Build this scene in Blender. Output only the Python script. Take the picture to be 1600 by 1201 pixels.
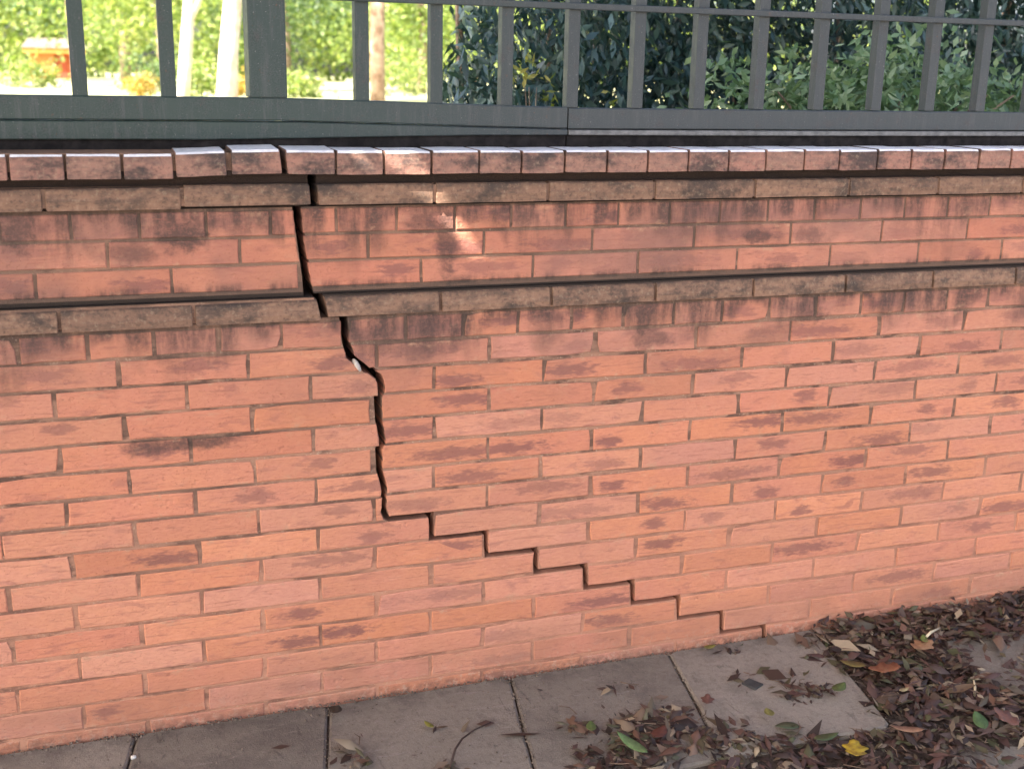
import bpy, bmesh, math, random
import numpy as np
from mathutils import Matrix, Vector

for o in list(bpy.data.objects): bpy.data.objects.remove(o)
SC = bpy.context.scene
COL = SC.collection
R = math.radians
rnd = random.Random(7)

# ------------------------------------------------------------------ camera
cd = bpy.data.cameras.new('camera'); cam = bpy.data.objects.new('camera', cd); COL.objects.link(cam)
cd.sensor_width = 36.0; cd.lens = 1850/1600*36; cd.clip_start = 0.05; cd.clip_end = 600
cam.matrix_world = Matrix(((0.94577758, 0.06580139, -0.31808009, -0.652605),
                           (-0.32421115, 0.25092319, -0.91209905, -2.381378),
                           (0.01979629, 0.96576795, 0.25865108, 0.478847),
                           (0, 0, 0, 1)))
cd.dof.use_dof = True; cd.dof.focus_distance = 2.6; cd.dof.aperture_fstop = 4.5
SC.camera = cam
# ------------------------------------------------------------------ sky and sun
SUN_EL, SUN_AZ = 46.0, 242.0          # azimuth clockwise from +Y: the sun stands left of the wall, a little in front of it
w = bpy.data.worlds.new('World'); SC.world = w; w.use_nodes = True
nt = w.node_tree; nt.nodes.clear()
sky = nt.nodes.new('ShaderNodeTexSky'); sky.sky_type = 'NISHITA'; sky.sun_disc = False
sky.sun_elevation = R(SUN_EL); sky.sun_rotation = R(SUN_AZ); sky.air_density = 0.75; sky.dust_density = 5.0; sky.ozone_density = 0.2
bg = nt.nodes.new('ShaderNodeBackground'); bg.inputs['Strength'].default_value = 0.13
out = nt.nodes.new('ShaderNodeOutputWorld')
nt.links.new(sky.outputs[0], bg.inputs[0]); nt.links.new(bg.outputs[0], out.inputs[0])
SDIR = Vector((math.sin(R(SUN_AZ))*math.cos(R(SUN_EL)), math.cos(R(SUN_AZ))*math.cos(R(SUN_EL)), math.sin(R(SUN_EL))))
sl = bpy.data.lights.new('sun', 'SUN'); sl.energy = 5.0; sl.angle = R(0.5); sl.color = (1.0, 0.93, 0.82)
so = bpy.data.objects.new('sun', sl); COL.objects.link(so)
so.rotation_euler = SDIR.to_track_quat('Z', 'Y').to_euler(); so.location = (-6, -3, 8)
vs = SC.view_settings; vs.view_transform = 'Standard'; vs.look = 'None'; vs.gamma = 1; vs.exposure = 2.44
vs.use_curve_mapping = False

# ------------------------------------------------------------------ helpers
def tag(o, label=None, cat=None, group=None, kind=None):
    if label: o['label'] = label
    if cat: o['category'] = cat
    if group: o['group'] = group
    if kind: o['kind'] = kind
    return o
def link(name, me, m=None, parent=None, loc=None):
    o = bpy.data.objects.new(name, me); COL.objects.link(o)
    if m is not None and me is not None and not me.materials: me.materials.append(m)
    if parent is not None: o.parent = parent
    if loc is not None: o.location = loc
    return o
def empty(name, loc=(0, 0, 0)):
    o = bpy.data.objects.new(name, None); COL.objects.link(o); o.location = loc; o.empty_display_size = .05
    return o
def pydata(name, v, f, smooth=False):
    me = bpy.data.meshes.new(name); me.from_pydata(v, [], f); me.update()
    if smooth: me.polygons.foreach_set('use_smooth', [True]*len(me.polygons))
    return me
class MB:
    def __init__(s): s.v = []; s.f = []
    def add(s, v, f):
        n = len(s.v); s.v += [tuple(p) for p in v]; s.f += [tuple(i+n for i in q) for q in f]
    def box(s, x0, x1, y0, y1, z0, z1):
        s.add([(x0,y0,z0),(x1,y0,z0),(x1,y1,z0),(x0,y1,z0),(x0,y0,z1),(x1,y0,z1),(x1,y1,z1),(x0,y1,z1)],
              [(0,3,2,1),(4,5,6,7),(0,1,5,4),(1,2,6,5),(2,3,7,6),(3,0,4,7)])
    def tube(s, pts, rad, n=8, cap=True):
        base = len(s.v); pts = [Vector(p) for p in pts]
        for i, p in enumerate(pts):
            d = (pts[min(i+1, len(pts)-1)] - pts[max(i-1, 0)]).normalized()
            a = d.orthogonal().normalized() if i == 0 else (a - d*a.dot(d)).normalized()
            b = d.cross(a); r = rad[i] if hasattr(rad, '__len__') else rad
            for k in range(n):
                t = 2*math.pi*k/n; s.v.append(tuple(p + a*math.cos(t)*r + b*math.sin(t)*r))
        for i in range(len(pts)-1):
            for k in range(n):
                q = base+i*n; s.f.append((q+k, q+(k+1)%n, q+n+(k+1)%n, q+n+k))
        if cap:
            s.f.append(tuple(base+k for k in reversed(range(n)))); q = base+(len(pts)-1)*n
            s.f.append(tuple(q+k for k in range(n)))
    def build(s, name, m, parent=None, loc=None, smooth=False, bevel=0):
        me = pydata(name, s.v, s.f, smooth)
        if bevel:
            bm = bmesh.new(); bm.from_mesh(me)
            bmesh.ops.bevel(bm, geom=[e for e in bm.edges], offset=bevel, segments=2, affect='EDGES', profile=.6)
            bm.to_mesh(me); bm.free()
        return link(name, me, m, parent, loc)

# ---- node helper
class Mat:
    def __init__(s, name):
        s.m = bpy.data.materials.new(name); s.m.use_nodes = True; s.t = s.m.node_tree; s.t.nodes.clear()
        s.out = s.t.nodes.new('ShaderNodeOutputMaterial')
    def put(s, inp, v):
        if v is None: return
        if isinstance(v, bpy.types.NodeSocket): s.t.links.new(v, inp)
        elif isinstance(v, (tuple, list)) and len(v) == 3 and inp.type == 'RGBA': inp.default_value = (*v, 1)
        else: inp.default_value = v
    def math(s, op, a, b=None, c=None, clamp=False):
        n = s.t.nodes.new('ShaderNodeMath'); n.operation = op; n.use_clamp = clamp
        for i, v in enumerate((a, b, c)):
            if v is not None: s.put(n.inputs[i], v)
        return n.outputs[0]
    def pos(s): return s.t.nodes.new('ShaderNodeNewGeometry').outputs['Position']
    def obj(s): return s.t.nodes.new('ShaderNodeTexCoord').outputs['Object']
    def random(s): return s.t.nodes.new('ShaderNodeObjectInfo').outputs['Random']
    def attr(s, name):
        n = s.t.nodes.new('ShaderNodeAttribute'); n.attribute_name = name; return n.outputs['Fac']
    def sep(s, v):
        n = s.t.nodes.new('ShaderNodeSeparateXYZ'); s.put(n.inputs[0], v); return n.outputs
    def comb(s, x, y, z):
        n = s.t.nodes.new('ShaderNodeCombineXYZ')
        for i, v in enumerate((x, y, z)): s.put(n.inputs[i], v)
        return n.outputs[0]
    def vm(s, op, a, b=None):
        n = s.t.nodes.new('ShaderNodeVectorMath'); n.operation = op; s.put(n.inputs[0], a)
        if b is not None: s.put(n.inputs[1], b)
        return n.outputs[0]
    def noise(s, v, scale, detail=3, rough=.55, dist=0, w=None, dims='3D'):
        n = s.t.nodes.new('ShaderNodeTexNoise'); n.noise_dimensions = '4D' if w is not None else dims
        s.put(n.inputs['Vector'], v); s.put(n.inputs['Scale'], scale); n.inputs['Detail'].default_value = detail
        n.inputs['Roughness'].default_value = rough; n.inputs['Distortion'].default_value = dist
        if w is not None: s.put(n.inputs['W'], w)
        return n.outputs[0]
    def voro(s, v, scale, feat='F1', out='Distance'):
        n = s.t.nodes.new('ShaderNodeTexVoronoi'); n.feature = feat; s.put(n.inputs['Vector'], v); s.put(n.inputs['Scale'], scale)
        return n.outputs[out]
    def ss(s, v, a, b, lo=0., hi=1.):
        n = s.t.nodes.new('ShaderNodeMapRange'); n.interpolation_type = 'SMOOTHSTEP'
        s.put(n.inputs[0], v); n.inputs[1].default_value = a; n.inputs[2].default_value = b
        n.inputs[3].default_value = lo; n.inputs[4].default_value = hi
        return n.outputs[0]
    def mix(s, f, a, b, mode='MIX'):
        n = s.t.nodes.new('ShaderNodeMix'); n.data_type = 'RGBA'; n.blend_type = mode
        s.put(n.inputs[0], f); s.put(n.inputs[6], a); s.put(n.inputs[7], b); return n.outputs[2]
    def ramp(s, f, stops):
        n = s.t.nodes.new('ShaderNodeValToRGB'); s.put(n.inputs[0], f); e = n.color_ramp.elements
        while len(e) < len(stops): e.new(1)
        for q, (p, c) in zip(e, stops): q.position = p; q.color = (*c, 1)
        return n.outputs[0]
    def hsv(s, c, h=.5, sat=1, v=1):
        n = s.t.nodes.new('ShaderNodeHueSaturation'); s.put(n.inputs['Hue'], h); s.put(n.inputs['Saturation'], sat)
        s.put(n.inputs['Value'], v); s.put(n.inputs['Color'], c); return n.outputs[0]
    def bump(s, h, strength=.5, dist=.002):
        n = s.t.nodes.new('ShaderNodeBump'); n.inputs['Strength'].default_value = strength; n.inputs['Distance'].default_value = dist
        s.put(n.inputs['Height'], h); return n.outputs[0]
    def bsdf(s, color, rough=.9, spec=.3, normal=None, metal=0):
        n = s.t.nodes.new('ShaderNodeBsdfPrincipled'); s.put(n.inputs['Base Color'], color); s.put(n.inputs['Roughness'], rough)
        n.inputs['Specular IOR Level'].default_value = spec; n.inputs['Metallic'].default_value = metal
        if normal is not None: s.put(n.inputs['Normal'], normal)
        return n.outputs[0]
    def done(s, sh): s.t.links.new(sh, s.out.inputs[0]); return s.m

# ------------------------------------------------------------------ brick materials
def soot_mask(M, x, z, pos):
    """rain-carried grime under each ledge: streaks that start at the ledge and run down, uneven along the wall"""
    st = M.noise(M.comb(M.math('MULTIPLY', x, 22.), 0., M.math('MULTIPLY', z, 5.)), 1., 4, .65)
    cl = M.noise(M.comb(M.math('MULTIPLY', x, 4.3), 7., M.math('MULTIPLY', z, 3.)), 1., 3, .6)
    def under(edge, depth, amt):
        d = M.math('SUBTRACT', edge, z)                                      # metres under the ledge
        on = M.math('GREATER_THAN', d, -.002)
        reach = M.math('ADD', M.math('MULTIPLY', M.ss(cl, .36, .72), depth), .012)
        q = M.math('DIVIDE', d, reach)
        m = M.ss(q, .15, 1.25, 1., 0.)
        return M.math('MULTIPLY', M.math('MULTIPLY', m, on), M.math('MULTIPLY', M.ss(st, .30, .62), amt))
    a = under(.2, .15, .95); b = under(-.028, .17, .95)
    up = M.math('SUBTRACT', z, .036)                                         # splash line above the lower ledge
    c = M.math('MULTIPLY', M.ss(up, .0, .022, 1., 0.), M.math('MULTIPLY', M.math('GREATER_THAN', up, -.004), M.ss(st, .42, .62)))
    return M.math('MAXIMUM', M.math('MAXIMUM', a, b), M.math('MULTIPLY', c, .8))
def blob_stain(M, x, z, pos, spots):
    acc = None
    spots = [(a, b, c*1.25, d*1.35, e) for a, b, c, d, e in spots]
    nz = M.noise(pos, 34., 4, .7)
    for (cx, cz, rx, rz, amt) in spots:
        dx = M.math('DIVIDE', M.math('SUBTRACT', x, cx), rx); dz = M.math('DIVIDE', M.math('SUBTRACT', z, cz), rz)
        d = M.math('SQRT', M.math('ADD', M.math('MULTIPLY', dx, dx), M.math('MULTIPLY', dz, dz)))
        d = M.math('ADD', d, M.math('MULTIPLY', M.math('SUBTRACT', nz, .5), 1.8))
        m = M.ss(d, .45, 1.15, amt, 0.)
        acc = m if acc is None else M.math('MAXIMUM', acc, m)
    return acc
SPOTS = [(-.515, .150, .055, .030, .9), (-.60, .115, .05, .018, .55), (-.80, .165, .035, .035, .8), (-.60, -.275, .045, .016, .75), (-.50, -.272, .09, .013, .85),
         (.49, -.055, .020, .05, .9), (.51, -.11, .05, .02, .6), (.03, .125, .02, .07, .75), (.30, .155, .018, .03, .6),
         (.78, .115, .045, .014, .8), (.92, .112, .05, .018, .5), (.80, -.125, .05, .02, .35), (-.02, .165, .03, .02, .7), (.92, -.075, .05, .016, .7)]
def brick_material():
    M = Mat('fired_clay_brick'); pos = M.pos(); ob = M.obj(); r = M.random()
    x, y, z = M.sep(pos); ox, oy, oz = M.sep(ob)
    r2 = M.math('FRACT', M.math('MULTIPLY', r, 57.31)); r3 = M.math('FRACT', M.math('MULTIPLY', r, 913.7)); r4 = M.math('FRACT', M.math('MULTIPLY', r, 311.9))
    base = M.ramp(r, [(0., (.48, .190, .106)), (.25, (.55, .222, .116)), (.5, (.52, .205, .128)), (.75, (.58, .245, .132)), (1., (.50, .195, .118))])
    cloud = M.noise(pos, 7., 4, .6)
    base = M.mix(M.ss(cloud, .35, .7, 0., .6), base, (.58, .235, .116))
    pk = M.noise(M.comb(M.math('MULTIPLY', x, 11.), 31., M.math('MULTIPLY', z, 24.)), 1., 4, .6)
    base = M.mix(M.ss(pk, .46, .66, 0., .4), base, (.50, .200, .128))
    fine = M.noise(M.comb(M.math('MULTIPLY', x, 60.), y, M.math('MULTIPLY', z, 190.)), 1., 4, .6)
    base = M.mix(M.ss(fine, .35, .72, 0., .30), base, (.38, .115, .072))
    pale = M.noise(M.comb(M.math('MULTIPLY', x, 26.), y, M.math('MULTIPLY', z, 60.)), 1., 4, .6, w=r3)
    base = M.mix(M.ss(pale, .55, .75, 0., .4), base, (.62, .27, .165))
    # kiln marks: long purple-brown flashes inside single bricks
    fx = M.math('DIVIDE', M.math('SUBTRACT', ox, M.math('MULTIPLY', M.math('SUBTRACT', r2, .5), .17)), M.math('ADD', .03, M.math('MULTIPLY', M.math('FRACT', M.math('MULTIPLY', r, 77.7)), .085)))
    fz = M.math('DIVIDE', M.math('SUBTRACT', oz, M.math('MULTIPLY', M.math('SUBTRACT', r4, .5), .018)), .0165)
    d = M.math('SQRT', M.math('ADD', M.math('MULTIPLY', fx, fx), M.math('MULTIPLY', fz, fz)))
    nz = M.noise(M.comb(M.math('MULTIPLY', ox, 34.), 0., M.math('MULTIPLY', oz, 120.)), 1., 5, .65, w=M.math('MULTIPLY', r, 40.))
    d = M.math('ADD', d, M.math('MULTIPLY', M.math('SUBTRACT', nz, .5), 3.4))
    area = M.math('MULTIPLY', M.ss(x, -.25, .15, .30, .86), M.ss(z, -.75, -.40, .25, 1.))
    flash = M.math('MULTIPLY', M.ss(d, .45, 1.15, 1., 0.), M.math('LESS_THAN', r3, M.math('ADD', area, .08)))
    base = M.mix(M.math('MULTIPLY', flash, M.math('ADD', .32, M.math('MULTIPLY', r2, .48))), base, (.180, .080, .070))
    # weak smears on every brick
    sm = M.noise(M.comb(M.math('MULTIPLY', x, 13.), 3., M.math('MULTIPLY', z, 45.)), 1., 5, .62, dist=.6)
    base = M.mix(M.ss(sm, .54, .70, 0., .5), base, (.27, .105, .082))
    base = M.hsv(base, .5, M.math('ADD', .91, M.math('MULTIPLY', r2, .09)), M.math('ADD', .97, M.math('MULTIPLY', r4, .13)))
    # greying towards the ledges, grime
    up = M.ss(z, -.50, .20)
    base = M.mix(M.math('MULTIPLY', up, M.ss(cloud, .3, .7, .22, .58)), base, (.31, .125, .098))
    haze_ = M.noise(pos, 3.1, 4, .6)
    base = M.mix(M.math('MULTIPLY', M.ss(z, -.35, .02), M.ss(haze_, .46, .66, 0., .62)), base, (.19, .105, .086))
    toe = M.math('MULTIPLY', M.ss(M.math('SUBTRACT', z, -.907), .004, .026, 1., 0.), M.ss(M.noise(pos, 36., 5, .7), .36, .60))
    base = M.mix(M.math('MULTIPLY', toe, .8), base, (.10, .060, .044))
    so_ = M.math('MAXIMUM', soot_mask(M, x, z, pos), blob_stain(M, x, z, pos, SPOTS))
    sp = M.noise(pos, 130., 3, .7)
    base = M.mix(M.math('MULTIPLY', so_, M.ss(sp, .2, .6, .55, .95)), base, (.060, .044, .040))
    # splash of pale cement near the pavement
    foot = M.math('MULTIPLY', M.ss(M.math('SUBTRACT', z, -.905), .0, .075, 1., 0.), M.ss(M.noise(pos, 48., 5, .75), .50, .62))
    base = M.mix(M.math('MULTIPLY', foot, .55), base, (.50, .36, .26))
    wash = M.math('MULTIPLY', M.ss(z, -.74, -.85), M.ss(cloud, .32, .60, .25, 1.))
    base = M.mix(M.math('MULTIPLY', wash, .55), base, (.33, .150, .098))
    drag = M.noise(M.comb(M.math('MULTIPLY', x, 10.), 11., M.math('MULTIPLY', z, 150.)), 1., 4, .65, dist=.4)
    base = M.mix(M.ss(drag, .57, .66, 0., .42), base, (.27, .110, .078))
    smear = M.noise(M.comb(M.math('MULTIPLY', x, 18.), 17., M.math('MULTIPLY', z, 26.)), 1., 5, .7)
    base = M.mix(M.math('MULTIPLY', M.ss(smear, .55, .68), M.ss(M.math('ABSOLUTE', oz), .010, .024, .15, .75)), base, (.46, .265, .165))
    pits = M.ss(M.voro(pos, 190.), .10, .26, 0., 1.)
    base = M.mix(M.math('MULTIPLY', M.math('SUBTRACT', 1., pits), .12), base, (.22, .07, .05))
    h = M.math('ADD', M.math('MULTIPLY', fine, .7), M.math('ADD', M.math('MULTIPLY', M.noise(pos, 300., 3), .35), M.math('MULTIPLY', pits, .45)))
    dent = M.ss(M.voro(M.vm('ADD', pos, M.vm('MULTIPLY', M.comb(fine, 0., fine), (.01, 0, .01))), 34.), .05, .22)
    h = M.math('ADD', h, M.math('MULTIPLY', dent, .5))
    h = M.math('ADD', h, M.math('MULTIPLY', M.noise(pos, 28., 3), 1.2))
    return M.done(M.bsdf(base, .88, .25, M.bump(h, .9, .0022)))
def ledge_material(name, a, b, dirt, soot):
    M = Mat(name); pos = M.pos(); x, y, z = M.sep(pos); r = M.random()
    ob = M.obj(); ox, oy, oz = M.sep(ob)
    c = M.mix(r, a, b)
    n1 = M.noise(M.comb(M.math('MULTIPLY', x, 20.), y, M.math('MULTIPLY', z, 70.)), 1., 5, .65)
    c = M.mix(M.ss(n1, .42, .66, 0., .75), c, dirt)
    n2 = M.noise(M.comb(M.math('MULTIPLY', x, 5.5), 2., M.math('MULTIPLY', z, 9.)), 1., 5, .7)
    c = M.mix(M.ss(n2, .48, .62, 0., .85), c, soot)
    top = M.math('MULTIPLY', M.ss(oz, .0, .022), M.ss(M.noise(pos, 24., 4, .7), .38, .60))
    c = M.mix(M.math('MULTIPLY', top, .65), c, soot)
    n3 = M.noise(pos, 110., 4, .7)
    c = M.mix(M.ss(n3, .52, .72, 0., .35), c, (.40, .30, .20))
    c = M.mix(M.ss(n3, .48, .30, 0., .55), c, soot)
    h = M.math('ADD', n3, M.math('MULTIPLY', n1, .6))
    return M.done(M.bsdf(c, .85, .3, M.bump(h, .8, .002)))
def mortar_material():
    M = Mat('mortar'); pos = M.pos(); x, y, z = M.sep(pos)
    n = M.noise(pos, 60., 5, .65); n2 = M.noise(pos, 7., 3, .6)
    c = M.mix(n, (.41, .200, .125), (.54, .285, .180))
    edge = M.noise(M.comb(M.math('MULTIPLY', x, 8.), 5., M.math('MULTIPLY', z, 24.)), 1., 5, .62)
    mid = M.math('MULTIPLY', M.ss(z, -.72, -.45), M.ss(n2, .30, .60, .35, .8))
    c = M.mix(mid, c, (.25, .150, .105))
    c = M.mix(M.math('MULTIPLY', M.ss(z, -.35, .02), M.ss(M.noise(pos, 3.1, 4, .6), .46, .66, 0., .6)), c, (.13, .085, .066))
    c = M.mix(M.ss(edge, .50, .61, 0., .85), c, (.095, .058, .044))
    c = M.mix(M.ss(M.noise(pos, 210., 2), .60, .70, 0., .4), c, (.55, .42, .30))
    fr = M.math('ABSOLUTE', M.math('SUBTRACT', M.math('FRACT', M.math('DIVIDE', M.math('MULTIPLY', z, -1.), .0566)), .5))
    perp = M.math('MULTIPLY', M.ss(fr, .06, .11), M.ss(M.noise(M.comb(M.math('MULTIPLY', x, 7.), 9., M.math('MULTIPLY', z, 15.)), 1., 3, .6), .42, .56))   # weathered-out perpends
    soft = M.math('MULTIPLY', M.ss(z, -.30, -.72), M.ss(x, -.5, .6, .45, 1.))
    c = M.mix(M.math('MULTIPLY', perp, M.math('SUBTRACT', .72, M.math('MULTIPLY', soft, .45))), c, (.115, .070, .052))
    c = M.mix(M.math('MULTIPLY', soft, .6), c, (.45, .205, .130))
    c = M.mix(M.ss(n2, .50, .68, 0., .5), c, (.20, .115, .080))
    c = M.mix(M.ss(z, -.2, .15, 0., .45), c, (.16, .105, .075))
    for (a, b, k, col) in ((.0165, .0475, .75, (.105, .070, .054)), (.0165, .0262, .9, (.030, .024, .020)), (.2435, .275, .92, (.026, .020, .018)), (.1995, .206, .9, (.035, .026, .022))):  # dark joints; shadow lines at coping and lower ledge painted in
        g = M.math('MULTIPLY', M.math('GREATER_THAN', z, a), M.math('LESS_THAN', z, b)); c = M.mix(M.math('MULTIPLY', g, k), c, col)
    so_ = M.math('MAXIMUM', soot_mask(M, x, z, pos), blob_stain(M, x, z, pos, SPOTS))
    c = M.mix(M.math('MULTIPLY', so_, .8), c, (.05, .04, .035))
    return M.done(M.bsdf(c, .95, .15, M.bump(M.math('ADD', n, M.noise(pos, 400., 2)), .9, .002)))
def simple(name, a, b, scale=40, rough=.9, spec=.2, bump=.5, dist=.002):
    M = Mat(name); pos = M.pos(); n = M.noise(pos, scale, 5, .65)
    return M.done(M.bsdf(M.mix(M.ss(n, .3, .7), a, b), rough, spec, M.bump(n, bump, dist)))
MB_BRICK = brick_material()
M_BAND = ledge_material('weathered_ledge_brick', (.205, .118, .078), (.27, .155, .100), (.120, .078, .058), (.048, .038, .033))
M_COPE = ledge_material('coping_brick_clay', (.33, .160, .120), (.29, .160, .118), (.175, .108, .088), (.045, .038, .037))
M_MORTAR = mortar_material()
M_SKYTOP = simple('coping_sky_sheen', (.62, .59, .60), (.80, .78, .79), 60, .62, .4)  # pale sky reflection painted onto the coping tops and front bevels
M_CORE = simple('rubble_core', (.10, .06, .045), (.05, .035, .03), 60, 1., .0)
M_CHUNK = simple('loose_mortar', (.42, .37, .32), (.58, .53, .47), 160, .95, .2, 1., .003)

# ------------------------------------------------------------------ the cracked wall
L2, H, GAP = .125, .0566, .0062
wall = empty('brick_wall', (0, 0, -.93))
tag(wall, 'red brick boundary wall split by a stepped diagonal crack below the iron fence', 'wall')
WZ = -.93
def child(name, me, m, loc=(0, 0, 0)):
    return link(name, me, m, wall, (loc[0], loc[1], loc[2]-WZ))
def inset_poly(P, d):
    n = len(P); out = []
    for i in range(n):
        a = np.array(P[i-1]); b = np.array(P[i]); c = np.array(P[(i+1) % n])
        e1 = b-a; e2 = c-b; e1 = e1/(np.linalg.norm(e1)+1e-9); e2 = e2/(np.linalg.norm(e2)+1e-9)
        n1 = np.array((-e1[1], e1[0])); n2 = np.array((-e2[1], e2[0]))
        m = n1+n2; l = np.linalg.norm(m)
        if l < .3: m = n1; l = 1.
        m = m/l; k = d/max(.5, m@n1)
        out.append(tuple(b+m*k))
    return out
def brick_mesh(name, P, yf, yb, bev=.0018):
    """P: outline (x, z), counter-clockwise seen from the street; a front face with worn edges, sides and back"""
    n = len(P); I = inset_poly(P, bev)
    v = [(p[0], yf, p[1]) for p in I] + [(p[0], yf+bev*.9, p[1]) for p in P] + [(p[0], yb, p[1]) for p in P]
    f = [tuple(range(n))]
    for k in (0, n):
        for i in range(n):
            j = (i+1) % n; f.append((k+i, k+n+i, k+n+j, k+j))
    f.append(tuple(2*n+i for i in reversed(range(n))))
    return pydata(name, v, f)
def rect_outline(hw, hh, j=.0014, seg=4, rg=rnd):
    P = []
    for k in range(seg+1): P.append((-hw+2*hw*k/seg, -hh))
    for k in range(1, 2): P.append((hw, hh*0.1))
    for k in range(seg+1): P.append((hw-2*hw*k/seg, hh))
    P.append((-hw, -hh*.1))
    Q = []; n = len(P)
    if rg.random() < .45:                                               # a chipped corner
        i = rg.choice([0, seg, seg+2, n-2]); c = rg.uniform(.002, .006); a, b = P[i]; P[i] = (a-math.copysign(c*1.3, a), b-math.copysign(c*.8, b))
    for (a, b) in P: Q.append((a+rg.uniform(-j, j), b+rg.uniform(-j, j)))
    return Q
YB = .085
STRETCH = [brick_mesh('stretcher_brick', rect_outline(L2-GAP/2, (H-GAP)/2), 0, YB, rnd.uniform(.0012, .003)) for _ in range(18)]
HEAD = [brick_mesh('header_brick', rect_outline(L2/2-GAP/2, (H-GAP)/2, seg=3), 0, YB, rnd.uniform(.0012, .0028)) for _ in range(10)]
# crack centre line, (units of half a brick, courses below the ledge)
CR = [(-1.55,.46),(-1.53,.9),(-1.504,1.43),(-1.44,1.95),(-1.15,2.50),(-.94,2.80),(-.92,3.40),(-.98,3.62),(-.965,4.48),(-.905,5.46),(-.97,5.66),(-.96,6.5),(-.885,7.18),(-.9,8.1),(-.86,8.42),(-.80,8.5),
      (-.04,8.5),(-.03,9.5),(1.0,9.5),(1.02,10.5),(1.96,10.5),(1.98,11.5),(2.97,11.5),(3.,12.5),(3.97,12.5),(4.,13.5),(4.98,13.5),(5.02,14.5),(5.96,14.5),(6.,15.5),(6.97,15.5),(7.,16.9)]
CRX = [(u*L2, -v*H) for u, v in CR]
def crack_w(z):
    return np.interp(-z, [.0, .10, .14, .17, .3, .45, .55, .9], [.016, .015, .018, .0155, .014, .012, .0105, .0095])
def crack_in(z0, z1):
    """samples (x, z) of the crack where it runs through the course between z0 and z1, from the bottom up"""
    pts = []
    for (a, b) in zip(CRX[:-1], CRX[1:]):
        if abs(a[1]-b[1]) < 1e-6: continue
        hi, lo = max(a[1], z0), min(a[1], z1)
        za, zb = min(a[1], z1), max(b[1], z0)
        if za <= zb: continue
        for z in (za, zb):
            t = (a[1]-z)/(a[1]-b[1]); pts.append((a[0]+t*(b[0]-a[0]), z))
    pts.sort(key=lambda p: p[1]); q = []
    for p in pts:
        if not q or abs(p[1]-q[-1][1]) > .0015: q.append(p)
    return q
N_BRICK = [0]; STUFF = MB()
XV0, XV1 = -.99, 1.72                       # the length of wall the photograph can see
def lay(x0, x1, z0, z1, yf, m=None, right_edge=None, left_edge=None, kind=None, jit=True):
    """one brick between x0..x1, z0..z1; right_edge / left_edge: broken edge (list of (x, z) bottom up)"""
    m = m or MB_BRICK
    cx, cz = (x0+x1)/2, (z0+z1)/2; dy = rnd.uniform(-.0012, .0012)
    if right_edge is None and left_edge is None and kind:
        pool = {'s': STRETCH, 'h': HEAD}[kind]; me = rnd.choice(pool); rot = rnd.random() < .5
        if x1 < XV0 or x0 > XV1:
            for_v = [(cx+(-v.co.x if rot else v.co.x), yf+dy+v.co.y, cz+(-v.co.z if rot else v.co.z)) for v in me.vertices]
            STUFF.add(for_v, [tuple(p.vertices) for p in me.polygons]); return
        if not me.materials: me.materials.append(m)
        o = child('brick', me, m, (cx+rnd.uniform(-.0011, .0011), yf+dy, cz+rnd.uniform(-.0008, .0008))); o.scale = (1-rnd.uniform(0, .014), 1, 1-rnd.uniform(-.01, .04)); o.rotation_euler = (R(rnd.uniform(-.25, .25)), (math.pi if rot else 0)+R(rnd.uniform(-.2, .2)), R(rnd.uniform(-.2, .2)))
        return o
    P = []
    if left_edge: P_l = [(p[0]-cx, p[1]-cz) for p in reversed(left_edge)]
    else: P_l = [(x0-cx, z1-cz), (x0-cx, (z0+z1)/2-cz), (x0-cx, z0-cz)]
    if right_edge: P_r = [(p[0]-cx, p[1]-cz) for p in right_edge]
    else: P_r = [(x1-cx, z0-cz), (x1-cx, (z0+z1)/2-cz), (x1-cx, z1-cz)]
    xm = ((P_l[-1][0]+P_r[0][0])/2, (P_r[-1][0]+P_l[0][0])/2)
    P = P_l + [(xm[0], z0-cz)] + P_r + [(xm[1], z1-cz)]
    P = [(a+rnd.uniform(-.0008, .0008), b+rnd.uniform(-.0008, .0008)) for a, b in P]
    me = brick_mesh('cut_brick', P, 0, YB)
    o = child('brick', me, m, (cx, yf+dy, cz)); return o
def course(z0, z1, joints, kind, yf, edge, shift, wfun=crack_w, dz=-.006, m=None):
    """joints on the sound (right) side's lattice; edge: crack samples; shift: how far the left part has moved"""
    z0b, z1b = z0+GAP/2, z1-GAP/2
    for a, b in zip(joints[:-1], joints[1:]):
        xl, xr = a+GAP/2, b-GAP/2
        if not edge:
            lay(xl, xr, z0b, z1b, yf, m, kind=kind); continue
        emin = min(p[0] for p in edge); emax = max(p[0] for p in edge)
        hwid = wfun((z0+z1)/2)/2
        # left of the crack
        sl_, sr_ = xl+shift, xr+shift
        emid = sum(p[0] for p in edge)/len(edge)
        if sl_ < emid-hwid-.010:
            if sr_ <= emin-hwid+.007: lay(sl_, sr_, z0b+dz, z1b+dz, yf, m, kind=kind)
            else:
                E = [(np.interp(t, [p[1] for p in edge], [p[0] for p in edge])-hwid, t+dz) for t in np.linspace(z0b, z1b, 6)]
                E = [(max(sl_+.004, p[0]+rnd.uniform(-.001, .001)), p[1]) for p in E]
                lay(sl_, sr_, z0b+dz, z1b+dz, yf, m, right_edge=E)
        if xr > emid+hwid+.008:
            if xl >= emax+hwid-.007: lay(xl, xr, z0b, z1b, yf, m, kind=kind)
            else:
                E = [(np.interp(t, [p[1] for p in edge], [p[0] for p in edge])+hwid, t) for t in np.linspace(z0b, z1b, 6)]
                E = [(min(xr-.003, p[0]+rnd.uniform(-.001, .001)), p[1]) for p in E]
                lay(xl, xr, z0b, z1b, yf, m, left_edge=E)
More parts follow.
